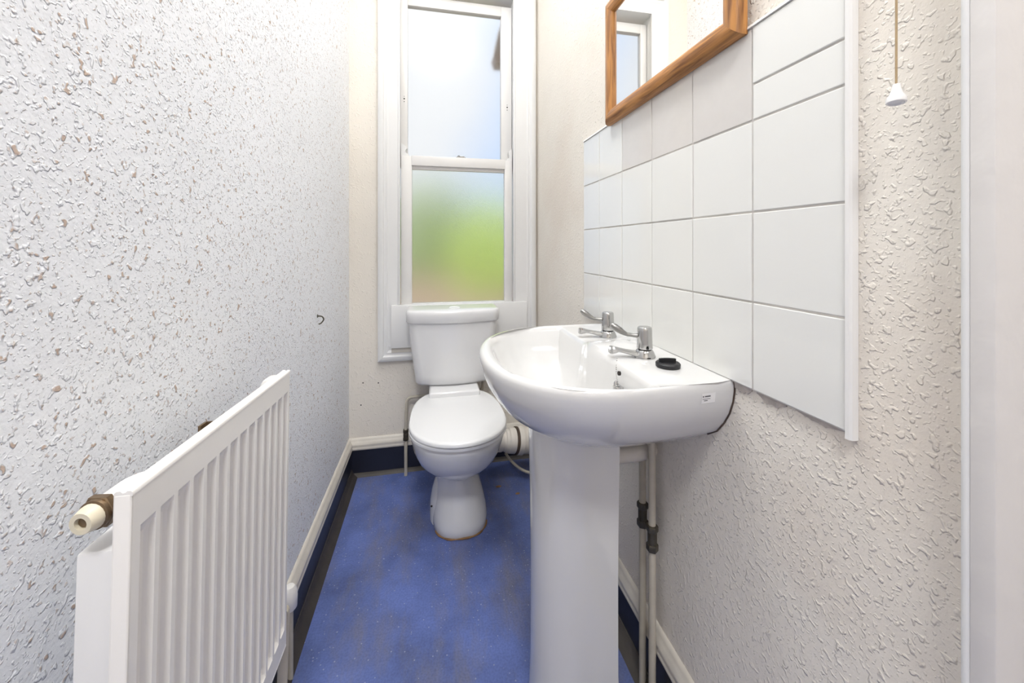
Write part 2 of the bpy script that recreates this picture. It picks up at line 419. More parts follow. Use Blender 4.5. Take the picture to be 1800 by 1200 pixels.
# ------------------------------------------------------------------ window
win = struct_root('window_1', (0.13, YB, 0.53))
def wpart(name, bm, mat, parent=win, **k): return link(name, bm, mat, parent, **k)
AX0, AX1, AZ0, AZ1 = -0.249, 0.5195, 0.53, 2.45      # architrave outside
ap = [(0, 0), (0.026, 0), (0.028, 0.003), (0.028, 0.022), (0.024, 0.026), (0.0205, 0.028), (0.0195, 0.034), (0.0215, 0.040), (0.0195, 0.046), (0.015, 0.050), (0.0145, 0.060), (0.010, 0.064), (0.010, 0.070), (0, 0.070)]
def arch_side(p, q, inward): return add_prism(bmesh.new(), ap, p, q, (0, -1, 0), inward)
def mitred(corners):
    """four-sided moulding, profile mitred at the corners"""
    out = []
    (x0, z0, x1, z1) = corners
    cs = [(x0, z0, 1, 1), (x1, z0, -1, 1), (x1, z1, -1, -1), (x0, z1, 1, -1)]
    for i in range(4):
        a = cs[i]; b = cs[(i + 1) % 4]
        bm = bmesh.new()
        loft(bm, [[(c[0] + c[2] * v, YB + 0.002 - u, c[1] + c[3] * v) for u, v in ap] for c in (a, b)])
        out.append(bm)
    return out
for bm in mitred((AX0, AZ0, AX1, AZ1)):
    wpart('architrave', bm, M['white_gloss'], angle=35)
# box lining
IX0, IX1, IZ1 = -0.155, 0.410, 2.345
for x0, x1 in ((WX0, IX0), (IX1, WX1)):
    wpart('box_lining', box((x0, 1.908, 0.60), (x1, 2.035, IZ1 + 0.07)), M['white_gloss'], smooth=False)
wpart('box_head', box((IX0, 1.908, IZ1), (IX1, 2.035, IZ1 + 0.07)), M['white_gloss'], smooth=False)
for x0, x1 in ((IX0 - 0.003, IX0 + 0.007), (IX1 - 0.007, IX1 + 0.003)):
    wpart('staff_bead', box((x0, 1.903, 0.795), (x1, 1.920, IZ1), 0.003), M['white_gloss'])
# lower sash (inner) and upper sash (outer)
LY0, LY1, UY0, UY1 = 1.928, 1.962, 1.966, 2.000
LX0, LX1 = IX0 + 0.009, IX1 - 0.009
lgx0, lgx1, lgz0, lgz1 = -0.0945, 0.3625, 0.797, 1.450
ls = [('sash_stile', (LX0, LY0, 0.74), (lgx0, LY1, 1.512)), ('sash_stile', (lgx1, LY0, 0.74), (LX1, LY1, 1.512)),
      ('bottom_rail', (lgx0, LY0, 0.73), (lgx1, LY1, lgz0)), ('meeting_rail', (lgx0 - 0.002, LY0 - 0.004, 1.466), (lgx1 + 0.002, LY1, 1.514)),
      ('glazing_bead', (lgx0, LY0 + 0.010, lgz1), (lgx1, LY1 - 0.003, 1.467))]
for n, a, b in ls: wpart(n, box(a, b, 0.0018), M['sash'])
# horns on top of the lower sash stiles
def horn(x0, x1, inner):
    bm = bmesh.new()
    w_ = x1 - x0
    prof = [(0, 1.510), (1, 1.510), (0.96, 1.520), (0.62, 1.527), (0.55, 1.536), (0.72, 1.546), (0.66, 1.556), (0.35, 1.566), (0, 1.572)]
    P = [((x0 + w_ * u) if inner > 0 else (x1 - w_ * u), z) for u, z in prof]
    loft(bm, [[(x, LY0 + 0.001, z) for x, z in P], [(x, LY1 - 0.001, z) for x, z in P]])
    wpart('sash_horn', bm, M['white_gloss'], smooth=False)
horn(LX0, lgx0 - 0.014, 1); horn(lgx1 + 0.014, LX1, -1)
ugx0, ugx1, ugz0, ugz1 = -0.1165, 0.351, 1.520, 2.264
us = [('sash_stile', (IX0 + 0.003, UY0, 1.46), (ugx0, UY1, 2.315)), ('sash_stile', (ugx1, UY0, 1.46), (IX1 - 0.003, UY1, 2.315)),
      ('top_rail', (ugx0, UY0, ugz1), (ugx1, UY1, 2.315)), ('bottom_rail', (ugx0, UY0, 1.47), (ugx1, UY1, ugz0))]
for n, a, b in us: wpart(n, box(a, b, 0.0018), M['sash'])
wpart('lower_pane', box((lgx0 - 0.004, 1.944, lgz0 - 0.004), (lgx1 + 0.004, 1.948, lgz1 + 0.004)), M['pane_low'], smooth=False)['label'] = 'obscure frosted pane of lower sash'
wpart('upper_pane', box((ugx0 - 0.004, 1.982, ugz0 - 0.004), (ugx1 + 0.004, 1.986, ugz1 + 0.004)), M['pane_up'], smooth=False)['label'] = 'frosted pane of upper sash'
for px, pz in ((-0.133, 1.80), (0.383, 1.795)):        # sash screws
    for dz, r in ((0.0, 0.0036), (-0.014, 0.0022), (0.012, 0.0016)):
        wpart('screw_hole', lathe((px, UY0 + 0.0005, pz + dz), (0, -1, 0), [(r, 0), (r, 0.002)], 10), M['hole'])
# fastener on the meeting rail
bm = box((0.118, 1.934, 1.514), (0.166, 1.956, 1.519), 0.001)
add_lathe(bm, (0.132, 1.944, 1.519), (0, 0, 1), [(0.008, 0), (0.008, 0.005), (0.004, 0.009)], 14)
add_box(bm, (0.134, 1.940, 1.520), (0.160, 1.946, 1.525), 0.001)
wpart('sash_fastener', bm, M['dull_chrome'])
# apron board below the sashes, and its shadow gap
wpart('apron_board', box((-0.187, 1.889, 0.594), (0.470, 1.930, 0.7945), 0.0015), M['white_gloss'])
wpart('apron_packing', box((-0.187, 1.903, 0.570), (0.470, 1.930, 0.590), 0.001), M['cream_gloss'])

# ------------------------------------------------------------------ outside
struct(link('floor_yard', box((-8, 2.06, -0.5), (9, 14, -0.4)), M['yard'], smooth=False))
def shrub(name, label, c, r, mat, n, group=None):
    root = thing(name, label, 'bush', (c[0], c[1], -0.4), group)
    bm = bmesh.new(); bmesh.ops.create_icosphere(bm, subdivisions=4, radius=1)
    for v in bm.verts:
        d = v.co.normalized(); k = 0.9 + 0.30 * noise.noise(d * 2.2 + Vector(c)) + 0.10 * noise.noise(d * 7)
        v.co = Vector((c[0] + d.x * r[0] * k, c[1] + d.y * r[1] * k, c[2] + d.z * r[2] * k))
    for _ in range(n):
        d = Vector((random.gauss(0, 1), random.gauss(0, 1), random.gauss(0, 1))).normalized()
        k = 0.93 + 0.30 * noise.noise(d * 2.2 + Vector(c)) + 0.10 * noise.noise(d * 7)
        p = Vector((c[0] + d.x * r[0] * k, c[1] + d.y * r[1] * k, c[2] + d.z * r[2] * k))
        u = Vector((random.uniform(-1, 1), random.uniform(-1, 1), random.uniform(-1, 1))).normalized() * 0.09
        v2 = d.cross(u).normalized() * 0.045
        bm.faces.new([bm.verts.new(q) for q in (p - u, p + v2, p + u + d * 0.03, p - v2)])
    link('foliage', bm, mat, root, smooth=False)
    link('stem', tube([(c[0], c[1], -0.4), (c[0], c[1], c[2])], 0.06, 8), M['bark'], root)
shrub('garden_shrub', 'bright yellow-green bush blurred through the lower frosted pane at right', (0.95, 5.5, 0.75), (0.75, 0.6, 0.95), M['leaf'], 1600)
shrub('garden_shrub', 'darker green bush blurred behind the left half of the lower pane', (-0.10, 6.9, 0.95), (0.95, 0.8, 1.20), M['leaf_dark'], 1600)
fence = thing('garden_fence', 'low tan timber fence blurred through the bottom of the lower pane', 'fence', (0, 4.4, -0.4))
for i in range(26):
    x = -2.2 + i * 0.155
    link('board', box((x, 4.4, -0.4), (x + 0.145, 4.425, (0.72 if x < 0.25 else 0.50) + 0.03 * math.sin(i * 1.7)), 0.004, 1), M['fence'], fence)
for z in (-0.15, 0.30):
    link('rail', box((-2.2, 4.425, z), (1.83, 4.465, z + 0.06), 0.003, 1), M['fence'], fence)
rw = thing('rainwater_pipe', 'brown blurred shape outside behind right edge of the upper frosted pane', 'rainwater pipe', (0.47, 2.16, -0.4))
hp = bmesh.new()
loft(hp, [[(0.378 - a, 2.10, z), (0.56, 2.10, z), (0.56, 2.2, z), (0.378 - a, 2.2, z)] for a, z in ((0.030, 2.09), (0.042, 2.13), (0.030, 2.17), (0.022, 2.22), (0.002, 2.31))])
link('hopper_head', hp, M['hopper'], rw, smooth=False)
link('downpipe', tube([(0.49, 2.15, 2.10), (0.49, 2.15, -0.4)], 0.034, 14), M['hopper'], rw)

# ------------------------------------------------------------------ wall tiles (parts of the right wall)
T, TX, TY0, TZ0 = 0.15, 0.523, 0.3985, 0.8345
rows = [0.8345, 0.9815, 1.1318, 1.2840, 1.4400]
G = 0.0016
def tile(y0, y1, z0, z1, mat, dx=0.0, tilt=0.0):
    bm = bmesh.new()
    add_box(bm, (TX + dx, y0 + G, z0 + G), (XR - 0.0005, y1 - G, z1 - G), 0.0013, 2)
    o = link('tile', bm, mat, wall_right, smooth=False)
    return o
for c in range(6):
    y0 = TY0 + c * T
    for r in range(4):
        z0, z1 = rows[r], rows[r + 1]
        mat = M['tile']
        dx = random.uniform(-0.0006, 0.0006)
        y1 = y0 + T if c < 5 else y0 + 0.129
        if c == 0 and r == 3:
            tile(y0, y1, z0, z0 + 0.060, mat, dx); tile(y0, y1, z0 + 0.0600, z1, mat, -dx)
            continue
        if r == 3 and c in (1, 2, 3):
            o = tile(y0, y1, z0, z1, M['tile_beige'], dx); o['label'] = 'beige tile among white ones'
            continue
        tile(y0, y1, z0, z1, mat, dx)
link('grout', box((TX + 0.0022, TY0, rows[0]), (XR - 0.0002, TY0 + 5 * T + 0.129, rows[4])), M['grout'], wall_right, smooth=False)
# plastic trim down the near edge and along the top
tp = [(0, 0), (0, 0.0015), (0.004, 0.006), (0.009, 0.0095), (0.0145, 0.0105), (0.0145, 0)]
link('tile_trim', add_prism(bmesh.new(), [(0, 0), (0.0080, 0), (0.0080, 0.005), (0.0070, 0.0085), (0.0045, 0.0108), (0, 0.0112)], (XR - 0.0002, TY0 - 0.0005, 0.828), (XR - 0.0002, TY0 - 0.0005, 2.5), (0, -1, 0), (-1, 0, 0)), M['trim'], wall_right, angle=20)
link('tile_trim', add_prism(bmesh.new(), [(0, 0), (0.0105, 0), (0.0095, 0.004), (0.006, 0.007), (0, 0.008)], (XR - 0.0002, TY0, rows[4]), (XR - 0.0002, TY0 + 0.879, rows[4]), (-1, 0, 0), (0, 0, 1)), M['trim'], wall_right, angle=20)

# grey patches of old adhesive under the tiles
for y0, y1, dz in ((0.405, 0.475, 0.010), (0.490, 0.545, 0.016), (0.555, 0.598, 0.020)):
    n = 14
    edge = [(y0 + (y1 - y0) * k / n, rows[0] - dz * (0.25 + 0.75 * math.sin(PI * k / n) * random.uniform(0.5, 1.0))) for k in range(n + 1)]
    bm = bmesh.new()
    prof_ = [(y1, rows[0] + 0.001), (y0, rows[0] + 0.001)] + edge
    loft(bm, [[(XR - 0.0005, y, z) for y, z in prof_], [(XR - 0.0022, y, z) for y, z in prof_]])
    link('old_adhesive', bm, M['adhesive'], wall_right, smooth=False)

# ------------------------------------------------------------------ wash basin with pedestal
BY, BZ, BP, BW = 0.850, 0.836, 0.417, 0.268        # centre along wall, rim height, projection, half width
basin = thing('wash_basin', 'white ceramic pedestal basin fixed under the wall tiles', 'basin', (0.33, BY, 0))
NB = 96
def d_outline(P, W, u0frac, n=2.25, back=0.0):
    """closed D: list of (u, v); u away from wall; starts at wall +v and ends at wall -v, then the back edge"""
    pts = []
    u0 = back + (P - back) * u0frac
    nb = NB * 5 // 8
    side = NB // 16
    wall = 0.955 if back < 0 else 1.0                # the flanks draw in a little at the wall
    for i in range(side): pts.append((back + (u0 - back) * i / side, W * (wall + (1 - wall) * math.sin(PI / 2 * i / side))))
    m = nb
    for i in range(m + 1):
        a = PI / 2 - PI * i / m
        ca, sa = math.cos(a), math.sin(a)
        pts.append((u0 + (P - u0) * abs(ca) ** (2 / n), W * math.copysign(abs(sa) ** (2 / n), sa)))
    for i in range(1, side + 1): pts.append((u0 + (back - u0) * i / side, -W * (wall + (1 - wall) * math.cos(PI / 2 * i / side))))
    rest = NB - len(pts)
    for i in range(1, rest + 1): pts.append((back, W * wall * (-1 + 2 * i / (rest + 1))))
    return pts
XT = 0.5225
def bw(u, v, z): return (XT - u, BY + v, z)
rings = []
for z, s, sv in ((0.664, 0.30, 0.17), (0.666, 0.55, 0.36), (0.674, 0.68, 0.50), (0.688, 0.765, 0.62), (0.707, 0.83, 0.73), (0.725, 0.885, 0.83), (0.748, 0.93, 0.90), (0.771, 0.965, 0.952), (0.795, 0.987, 0.985), (0.815, 0.998, 0.998), (0.826, 1.0, 1.0), (0.832, 0.993, 0.994), (BZ - 0.0006, 0.982, 0.987)):
    rings.append([bw(u, v, z) for u, v in d_outline(BP * s, BW * sv, 0.46, 2.2, -0.0080)])
# inner bowl: its own oval, with the ledge left behind it
def bowl_ring(P, W, back, z, n=2.2, hump=0.0, dz=0.0):
    out = []
    for u, v in d_outline(P, W, 0.32, n, back):
        h = math.exp(-((v - 0.0) / 0.045) ** 4)
        k = max(0, 1 - (u - back) / 0.05)
        out.append(bw(u + hump * h * k, v, z + dz * h * k))
    return out
rings.append(bowl_ring(0.402, 0.2615, 0.030, BZ, 2.3, 0, 0.004))
rings.append(bowl_ring(0.398, 0.2595, 0.075, BZ - 0.0003, 2.3, 0, 0.011))
rings.append(bowl_ring(0.393, 0.2565, 0.141, BZ - 0.0012, 2.3, 0.010, 0.010))
rings.append(bowl_ring(0.387, 0.252, 0.146, BZ - 0.004, 2.3, 0.010, 0.003))
rings.append(bowl_ring(0.380, 0.246, 0.150, BZ - 0.014, 2.25, 0.012))
rings.append(bowl_ring(0.369, 0.234, 0.156, BZ - 0.045, 2.2, 0.012))
rings.append(bowl_ring(0.351, 0.208, 0.165, BZ - 0.085, 2.15, 0.008))
rings.append(bowl_ring(0.325, 0.150, 0.178, BZ - 0.120, 2.1, 0.003))
rings.append(bowl_ring(0.290, 0.090, 0.200, BZ - 0.138, 2.0))
rings.append(bowl_ring(0.265, 0.030, 0.225, BZ - 0.143, 2.0))
bm = bmesh.new(); loft(bm, rings)
bowl = link('bowl', bm, M['basin'], basin, angle=50)
# waste fitting at the bottom of the bowl, overflow hole
link('waste_ring', lathe(bw(0.245, 0, BZ - 0.1435), (0, 0, 1), [(0.034, 0), (0.034, 0.003), (0.026, 0.004), (0.022, 0.001)], 24), M['chrome'], bowl)
link('overflow_hole', lathe((0.3645, 0.703, 0.8235), (-1, 0, 0.15), [(0.0042, 0), (0.0042, 0.004)], 14), M['hole'], bowl)
# chain and its stay hanging on the back of the bowl
bm = bmesh.new()
for k in range(15):
    f_ = k / 14
    p = Vector((0.383, 0.752, 0.838)).lerp(Vector((0.3575, 0.693, 0.800)), f_) + Vector((-0.004 * math.sin(PI * f_), 0, -0.003 * math.sin(PI * f_)))
    bmesh.ops.create_icosphere(bm, subdivisions=1, radius=0.0013, matrix=Matrix.Translation(p))
link('bead_chain', bm, M['chrome'], bowl)
bm = box((0.346, 0.681, 0.776), (0.362, 0.700, 0.8045), 0.003)
add_lathe(bm, (0.352, 0.703, 0.776), (0.1, 0, 1), [(0.004, 0), (0.004, 0.030), (0.002, 0.033)], 10)
link('chain_stay', bm, M['chrome'], bowl)
# pedestal
def ped(xf, xb, hw, z, n=2.4):
    out = []
    xm = xf + 0.095
    for i in range(33):
        a = -PI / 2 + PI * i / 32
        ca, sa = math.cos(a), math.sin(a)
        out.append((xm - (xm - xf) * abs(ca) ** (2 / n), BY + hw * math.copysign(abs(sa) ** (2 / n), sa), z))
    out += [(xb, BY + hw, z), (xb, BY + hw - 0.012, z), (xm, BY + hw - 0.014, z), (xm, BY - hw + 0.014, z), (xb, BY - hw + 0.012, z), (xb, BY - hw, z)]
    return out
bm = bmesh.new()
loft(bm, [ped(0.216, 0.402, 0.094, 0.0), ped(0.216, 0.402, 0.094, 0.012), ped(0.221, 0.396, 0.090, 0.05), ped(0.224, 0.392, 0.086, 0.15), ped(0.224, 0.392, 0.085, 0.35), ped(0.222, 0.393, 0.086, 0.52), ped(0.2195, 0.394, 0.089, 0.655), ped(0.2195, 0.394, 0.089, 0.70)])
link('pedestal', bm, M['basin'], basin, angle=35)
# maker's sticker on the near end (print too small to read)
def end_surface(x, z):
    """y of the near flank of the basin at world x, height z"""
    best = None
    for a, b in zip(rings[:13], rings[1:13]):
        if min(a[0][2], b[0][2]) <= z <= max(a[0][2], b[0][2]):
            t = (z - a[0][2]) / max(1e-6, b[0][2] - a[0][2])
            ys = []
            for p, q in zip(a, b):
                X = p[0] + (q[0] - p[0]) * t; Y = p[1] + (q[1] - p[1]) * t
                if Y < BY: ys.append((abs(X - x), Y, X))
            ys.sort()
            (d0, y0, x0), (d1, y1, x1) = ys[0], ys[1]
            best = y0 if abs(x1 - x0) < 1e-6 else y0 + (y1 - y0) * (x - x0) / (x1 - x0)
    return best
def decal(xa, xb, za, zb, off, n=6):
    g = [[(xa + (xb - xa) * i / n, end_surface(xa + (xb - xa) * i / n, za + (zb - za) * j / 2) - off, za + (zb - za) * j / 2) for i in range(n + 1)] for j in range(3)]
    bm = bmesh.new(); loft(bm, g, closed=False)
    return bm
try:
    st = link('maker_sticker', decal(0.4590, 0.4880, 0.8005, 0.8190, 0.0006), M['sticker'], basin)
    for a in ((0.4605, 0.4630, 0.8122, 0.8147), (0.4650, 0.4770, 0.8125, 0.8146), (0.4605, 0.4770, 0.8083, 0.8091), (0.4640, 0.4715, 0.8050, 0.8064)):
        link('sticker_print', decal(*a, 0.0009, 2), M['ink'], st)
except Exception as ex:
    print('sticker', ex)
# grey sealant where the basin meets the wall
bm = bmesh.new()
path = []
for rg in rings[4:12]:
    p = rg[NB // 16 + NB * 5 // 8 + 1 + NB // 16 - 1]
    path.append((XR - 0.001, p[1] - 0.0004, p[2]))
add_tube(bm, path, 0.0018, 8)
link('wall_sealant', bm, M['band'], basin)

# taps
def make_tap(name, x, y, label):
    root = thing(name, label, 'tap', (x, y, BZ), 'chrome lever taps on the basin')
    z = BZ
    link('tap_body', lathe((x, y, z - 0.0005), (0, 0, 1), [(0.0225, 0), (0.0228, 0.003), (0.0215, 0.006), (0.0195, 0.011), (0.0170, 0.016), (0.0150, 0.0175)], 28), M['chrome'], root)
    link('seal_ring', lathe((x, y, z + 0.0165), (0, 0, 1), [(0.0140, 0), (0.0140, 0.003)], 24), M['hole'], root)
    cap = link('tap_head', lathe((x, y, z + 0.0190), (0, 0, 1), [(0.0165, 0), (0.0168, 0.001), (0.0162, 0.010), (0.0152, 0.040), (0.0146, 0.0445), (0.0130, 0.0460), (0.0, 0.0462)], 32), M['chrome'], root)
    # lever: flat stem widening to a rounded paddle
    d = Vector((-0.92, 0.38, 0)).normalized(); s = Vector((-d.y, d.x, 0)); up = Vector((0, 0, 1))
    rg = []
    for t, wd, h, th in ((0.010, 0.0045, 0.058, 0.0042), (0.022, 0.0045, 0.0575, 0.004), (0.036, 0.0048, 0.0590, 0.0042), (0.043, 0.0060, 0.0625, 0.0060), (0.051, 0.0075, 0.0675, 0.0082), (0.060, 0.0080, 0.0725, 0.0090), (0.067, 0.0066, 0.0760, 0.0074), (0.0715, 0.003, 0.0780, 0.0035)):
        c = Vector((x, y, z)) + d * t + up * (h - 0.012)
        rg.append([c + s * (wd * math.cos(2 * PI * i / 12)) + up * (th * math.sin(2 * PI * i / 12)) for i in range(12)])
    bm = bmesh.new(); loft(bm, rg)
    link('lever', bm, M['dull_chrome'], root)
    # spout: low bar rising to a squared tip
    d = Vector((-0.985, 0.17, 0)).normalized(); s = Vector((-d.y, d.x, 0))
    rg = []
    for t, wd, zb, zt in ((0.012, 0.0125, 0.001, 0.012), (0.024, 0.0110, 0.0035, 0.0135), (0.040, 0.0085, 0.0085, 0.0165), (0.058, 0.0075, 0.0125, 0.0205), (0.064, 0.0075, 0.0100, 0.0225), (0.072, 0.0078, 0.0085, 0.0240), (0.0775, 0.0070, 0.0095, 0.0232)):
        c = Vector((x, y, z)) + d * t
        q = []
        for sx, zz in ((-1, zb + 0.002), (-0.75, zb), (0.75, zb), (1, zb + 0.002), (1, zt - 0.004), (0.6, zt), (-0.6, zt), (-1, zt - 0.004)):
            q.append(c + s * (wd * sx) + up * zz)
        rg.append(q)
    bm = bmesh.new(); loft(bm, rg)
    link('spout', bm, M['chrome'], root, angle=30)
    return root
make_tap('basin_tap', 0.450, 0.757, 'chrome lever tap beside the black plug on the basin')
make_tap('basin_tap', 0.455, 0.945, 'chrome lever tap farther along the basin, toward the window')
plug = thing('basin_plug', 'black rubber plug lying on the basin ledge', 'plug', (0.459, 0.6865, BZ))
link('plug_disc', lathe((0.459, 0.6865, BZ), (0, 0, 1), [(0.0205, 0), (0.0232, 0.001), (0.0236, 0.007), (0.0215, 0.009), (0.0150, 0.0092), (0.0145, 0.0075), (0, 0.0075)], 30), M['black'], plug)
bm = bmesh.new()
dv = Vector((0.92, -0.2, 0)).normalized(); sv = Vector((-dv.y, dv.x, 0))
rg = []
for t in (-0.0165, -0.012, -0.004, 0.004, 0.012, 0.0165):
    c = Vector((0.459, 0.6885, BZ + 0.007)) + dv * t + sv * (0.0035 * (1 - (t / 0.0165) ** 2))
    rg.append([c - sv * 0.0022, c + sv * 0.0022, c + sv * 0.0022 + Vector((0, 0, 0.0085)), c - sv * 0.0022 + Vector((0, 0, 0.0085))])
loft(bm, rg)
link('plug_fin', bm, M['black'], plug)

# ------------------------------------------------------------------ pipes under the basin
def supply_pipe(name, x, y, zc, top, label):
    root = thing(name, label, 'pipe', (x, y, 0), 'basin supply pipes')
    link('pipe', tube(round_path([(x, y, 0.0), (x, y, 0.30), (x + 0.001, y + 0.003, top)], 0.05), 0.0083, 16), M['pipe_cream'], root)
    bm = bmesh.new()
    add_hex(bm, (x, y, zc - 0.030), (0, 0, 1), 0.0135, 0.016)
    add_lathe(bm, (x, y, zc - 0.014), (0, 0, 1), [(0.0105, 0), (0.0105, 0.028)], 18)
    add_hex(bm, (x, y, zc + 0.014), (0, 0, 1), 0.0135, 0.014)
    link('coupling', bm, M['bronze'], root)
    return root
supply_pipe('supply_pipe', 0.5050, 0.8590, 0.421, 0.66, 'cream supply pipe behind pedestal, nearer the pedestal edge, dark coupling')
supply_pipe('supply_pipe', 0.4965, 0.803, 0.406, 0.66, 'cream supply pipe nearest the right wall with lower dark coupling')
wp = thing('waste_pipe', 'cream plastic waste pipe running from pedestal to right wall', 'pipe', (0.45, 0.79, 0.6))
link('pipe', tube(round_path([(0.31, 0.838, 0.587), (0.42, 0.834, 0.587), (0.480, 0.836, 0.585), (0.531, 0.856, 0.583)], 0.02), 0.0195, 20), M['pipe_pvc'], wp)
bm = bmesh.new()
add_lathe(bm, (0.398, 0.8350, 0.587), (1, 0, 0), [(0.0235, 0), (0.0245, 0.003), (0.0245, 0.016), (0.0230, 0.018)], 20)
link('waste_nut', bm, M['pipe_pvc'], wp)

# ------------------------------------------------------------------ toilet
CX = 0.097
wc = thing('toilet', 'white close-coupled toilet below the sash window', 'toilet', (CX, 1.6, 0))
def egg(yf, yb, hw, z, n=2.15, N=48, ymid=0.45, nb=2.6, dx=0.0):
    """egg outline: front toward camera (-y), flat-ish back"""
    ym = yf + (yb - yf) * ymid
    out = []
    for i in range(N):
        a = 2 * PI * i / N
        ca, sa = math.cos(a), math.sin(a)
        e = n if sa < 0 else nb
        L = (ym - yf) if sa < 0 else (yb - ym)
        out.append((CX + dx + hw * math.copysign(abs(ca) ** (2 / e), ca), ym + L * math.copysign(abs(sa) ** (2 / e), sa), z))
    return out
bm = bmesh.new()
loft(bm, [egg(1.426, 1.76, 0.104, 0.0, 2.7, dx=0.012), egg(1.421, 1.76, 0.107, 0.006, 2.7, dx=0.012), egg(1.422, 1.76, 0.107, 0.03, 2.7, dx=0.012), egg(1.432, 1.76, 0.103, 0.06, 2.7, dx=0.011), egg(1.446, 1.76, 0.094, 0.10, 2.6, dx=0.009), egg(1.458, 1.76, 0.083, 0.15, 2.4, dx=0.004), egg(1.464, 1.76, 0.076, 0.19, 2.3),
          egg(1.452, 1.76, 0.078, 0.205, 2.1), egg(1.415, 1.75, 0.103, 0.222, 2.1), egg(1.372, 1.74, 0.130, 0.250, 2.1), egg(1.330, 1.735, 0.150, 0.285, 2.1), egg(1.302, 1.73, 0.163, 0.325, 2.15), egg(1.286, 1.725, 0.170, 0.360, 2.15), egg(1.280, 1.72, 0.174, 0.378, 2.15), egg(1.279, 1.72, 0.1755, 0.392, 2.15), egg(1.283, 1.715, 0.172, 0.399, 2.15)])
pan = link('pan', bm, M['ceramic'], wc, angle=45)
# trap bulge on the left flank and the foot fixing
bm = bmesh.new()
loft(bm, [[(cx_ + rx * math.cos(2 * PI * k / 24), cy_ + ry * math.sin(2 * PI * k / 24), z) for k in range(24)] for z, cx_, cy_, rx, ry in
          ((0.0, 0.028, 1.575, 0.036, 0.075), (0.03, 0.028, 1.575, 0.036, 0.075), (0.07, 0.030, 1.575, 0.036, 0.073), (0.11, 0.036, 1.575, 0.034, 0.066), (0.15, 0.045, 1.575, 0.030, 0.058), (0.19, 0.055, 1.58, 0.024, 0.05), (0.23, 0.07, 1.59, 0.014, 0.03))])
link('trap_flank', bm, M['ceramic'], pan, angle=60)
link('foot_screw_hole', lathe((0.0005, 1.530, 0.066), (-0.8, -0.6, 0.1), [(0.0035, 0), (0.0035, 0.004)], 10), M['hole'], pan)
link('pan_shelf', box((CX - 0.108, 1.66, 0.335), (CX + 0.108, 1.880, 0.4545), 0.010, 3), M['ceramic'], wc)
# seat ring and lid
def seat_outline(yf, yb, hw, hb, z, N=64):
    ym = yf + (yb - yf) * 0.42
    half = []
    for i in range(17):                                   # front tip to widest point
        a = -PI / 2 + (PI / 2) * i / 16
        half.append((hw * abs(math.cos(a)) ** (2 / 2.1), ym - (ym - yf) * abs(math.sin(a)) ** (2 / 2.1)))
    P = [Vector((hw, ym)), Vector((hw, ym + 0.55 * (yb - ym))), Vector((hb + 0.055, yb - 0.050)), Vector((hb + 0.006, yb - 0.004))]
    for i in range(1, 11):
        t = i / 10
        q = P[0] * (1 - t) ** 3 + P[1] * 3 * t * (1 - t) ** 2 + P[2] * 3 * t * t * (1 - t) + P[3] * t ** 3
        half.append((q.x, q.y))
    half.append((hb - 0.008, yb))
    pts = [(CX + x, y, z) for x, y in half]
    pts += [(CX - x, y, z) for x, y in half[:0:-1]]
    return pts
def slab(levels):
    bm = bmesh.new(); loft(bm, [seat_outline(*l) for l in levels]); return bm
link('seat', slab([(1.275, 1.70, 0.176, 0.105, 0.400), (1.268, 1.70, 0.1785, 0.107, 0.403), (1.267, 1.70, 0.179, 0.107, 0.411), (1.272, 1.70, 0.176, 0.105, 0.4145)]), M['seat'], wc, angle=45)
link('lid', slab([(1.267, 1.722, 0.1765, 0.107, 0.4165), (1.262, 1.724, 0.1790, 0.109, 0.419), (1.262, 1.724, 0.1790, 0.109, 0.427), (1.266, 1.722, 0.1765, 0.107, 0.4315), (1.278, 1.716, 0.168, 0.103, 0.4330)]), M['seat'], wc, angle=50)
for s in (-1, 1):
    link('hinge', lathe((CX + s * 0.07 - 0.012, 1.712, 0.4105), (1, 0, 0), [(0.0095, 0), (0.0095, 0.024)], 14), M['seat'], wc)
# cistern
def cist(hw, yf, yb, z, rc=0.05, bow=0.02):
    out = []
    # front edge bowed, front corners rounded, back flat
    n = 8
    for i in range(n + 1):                              # right front corner
        a = -PI / 2 + (PI / 2) * i / n
        out.append((CX + hw - rc + rc * math.cos(a), yf + bow + rc + rc * math.sin(a), z))
    out.append((CX + hw, yb, z)); out.append((CX - hw, yb, z))
    for i in range(n + 1):
        a = PI + (PI / 2) * i / n
        out.append((CX - hw + rc + rc * math.cos(a), yf + bow + rc + rc * math.sin(a), z))
    for i in range(1, 12):
        t = i / 12
        out.append((CX - (hw - rc) + 2 * (hw - rc) * t, yf + bow - bow * math.sin(PI * t) ** 0.8, z))
    return out
CB = 1.885
bm = bmesh.new()
loft(bm, [cist(0.150, 1.755, CB, 0.4545, 0.03), cist(0.163, 1.735, CB, 0.458, 0.035), cist(0.169, 1.725, CB, 0.470, 0.038), cist(0.173, 1.720, CB, 0.50), cist(0.186, 1.712, CB, 0.60), cist(0.196, 1.706, CB, 0.70), cist(0.1995, 1.704, CB, 0.750)])
link('cistern', bm, M['ceramic'], wc, angle=45)
bm = bmesh.new()
loft(bm, [cist(0.2075, 1.697, CB + 0.002, 0.7385, 0.055), cist(0.2095, 1.695, CB + 0.002, 0.741, 0.055), cist(0.2100, 1.6945, CB + 0.002, 0.775, 0.055), cist(0.2090, 1.6955, CB + 0.002, 0.785, 0.055), cist(0.2050, 1.699, CB + 0.001, 0.7905, 0.053), cist(0.1950, 1.705, CB, 0.7925, 0.05)])
lid = link('cistern_lid', bm, M['ceramic'], wc, angle=50)
link('flush_button', lathe((CX + 0.005, 1.79, 0.7922), (0, 0, 1), [(0.028, 0), (0.028, 0.002), (0.024, 0.003), (0.022, 0.0015), (0, 0.0015)], 28), M['seat'], wc)
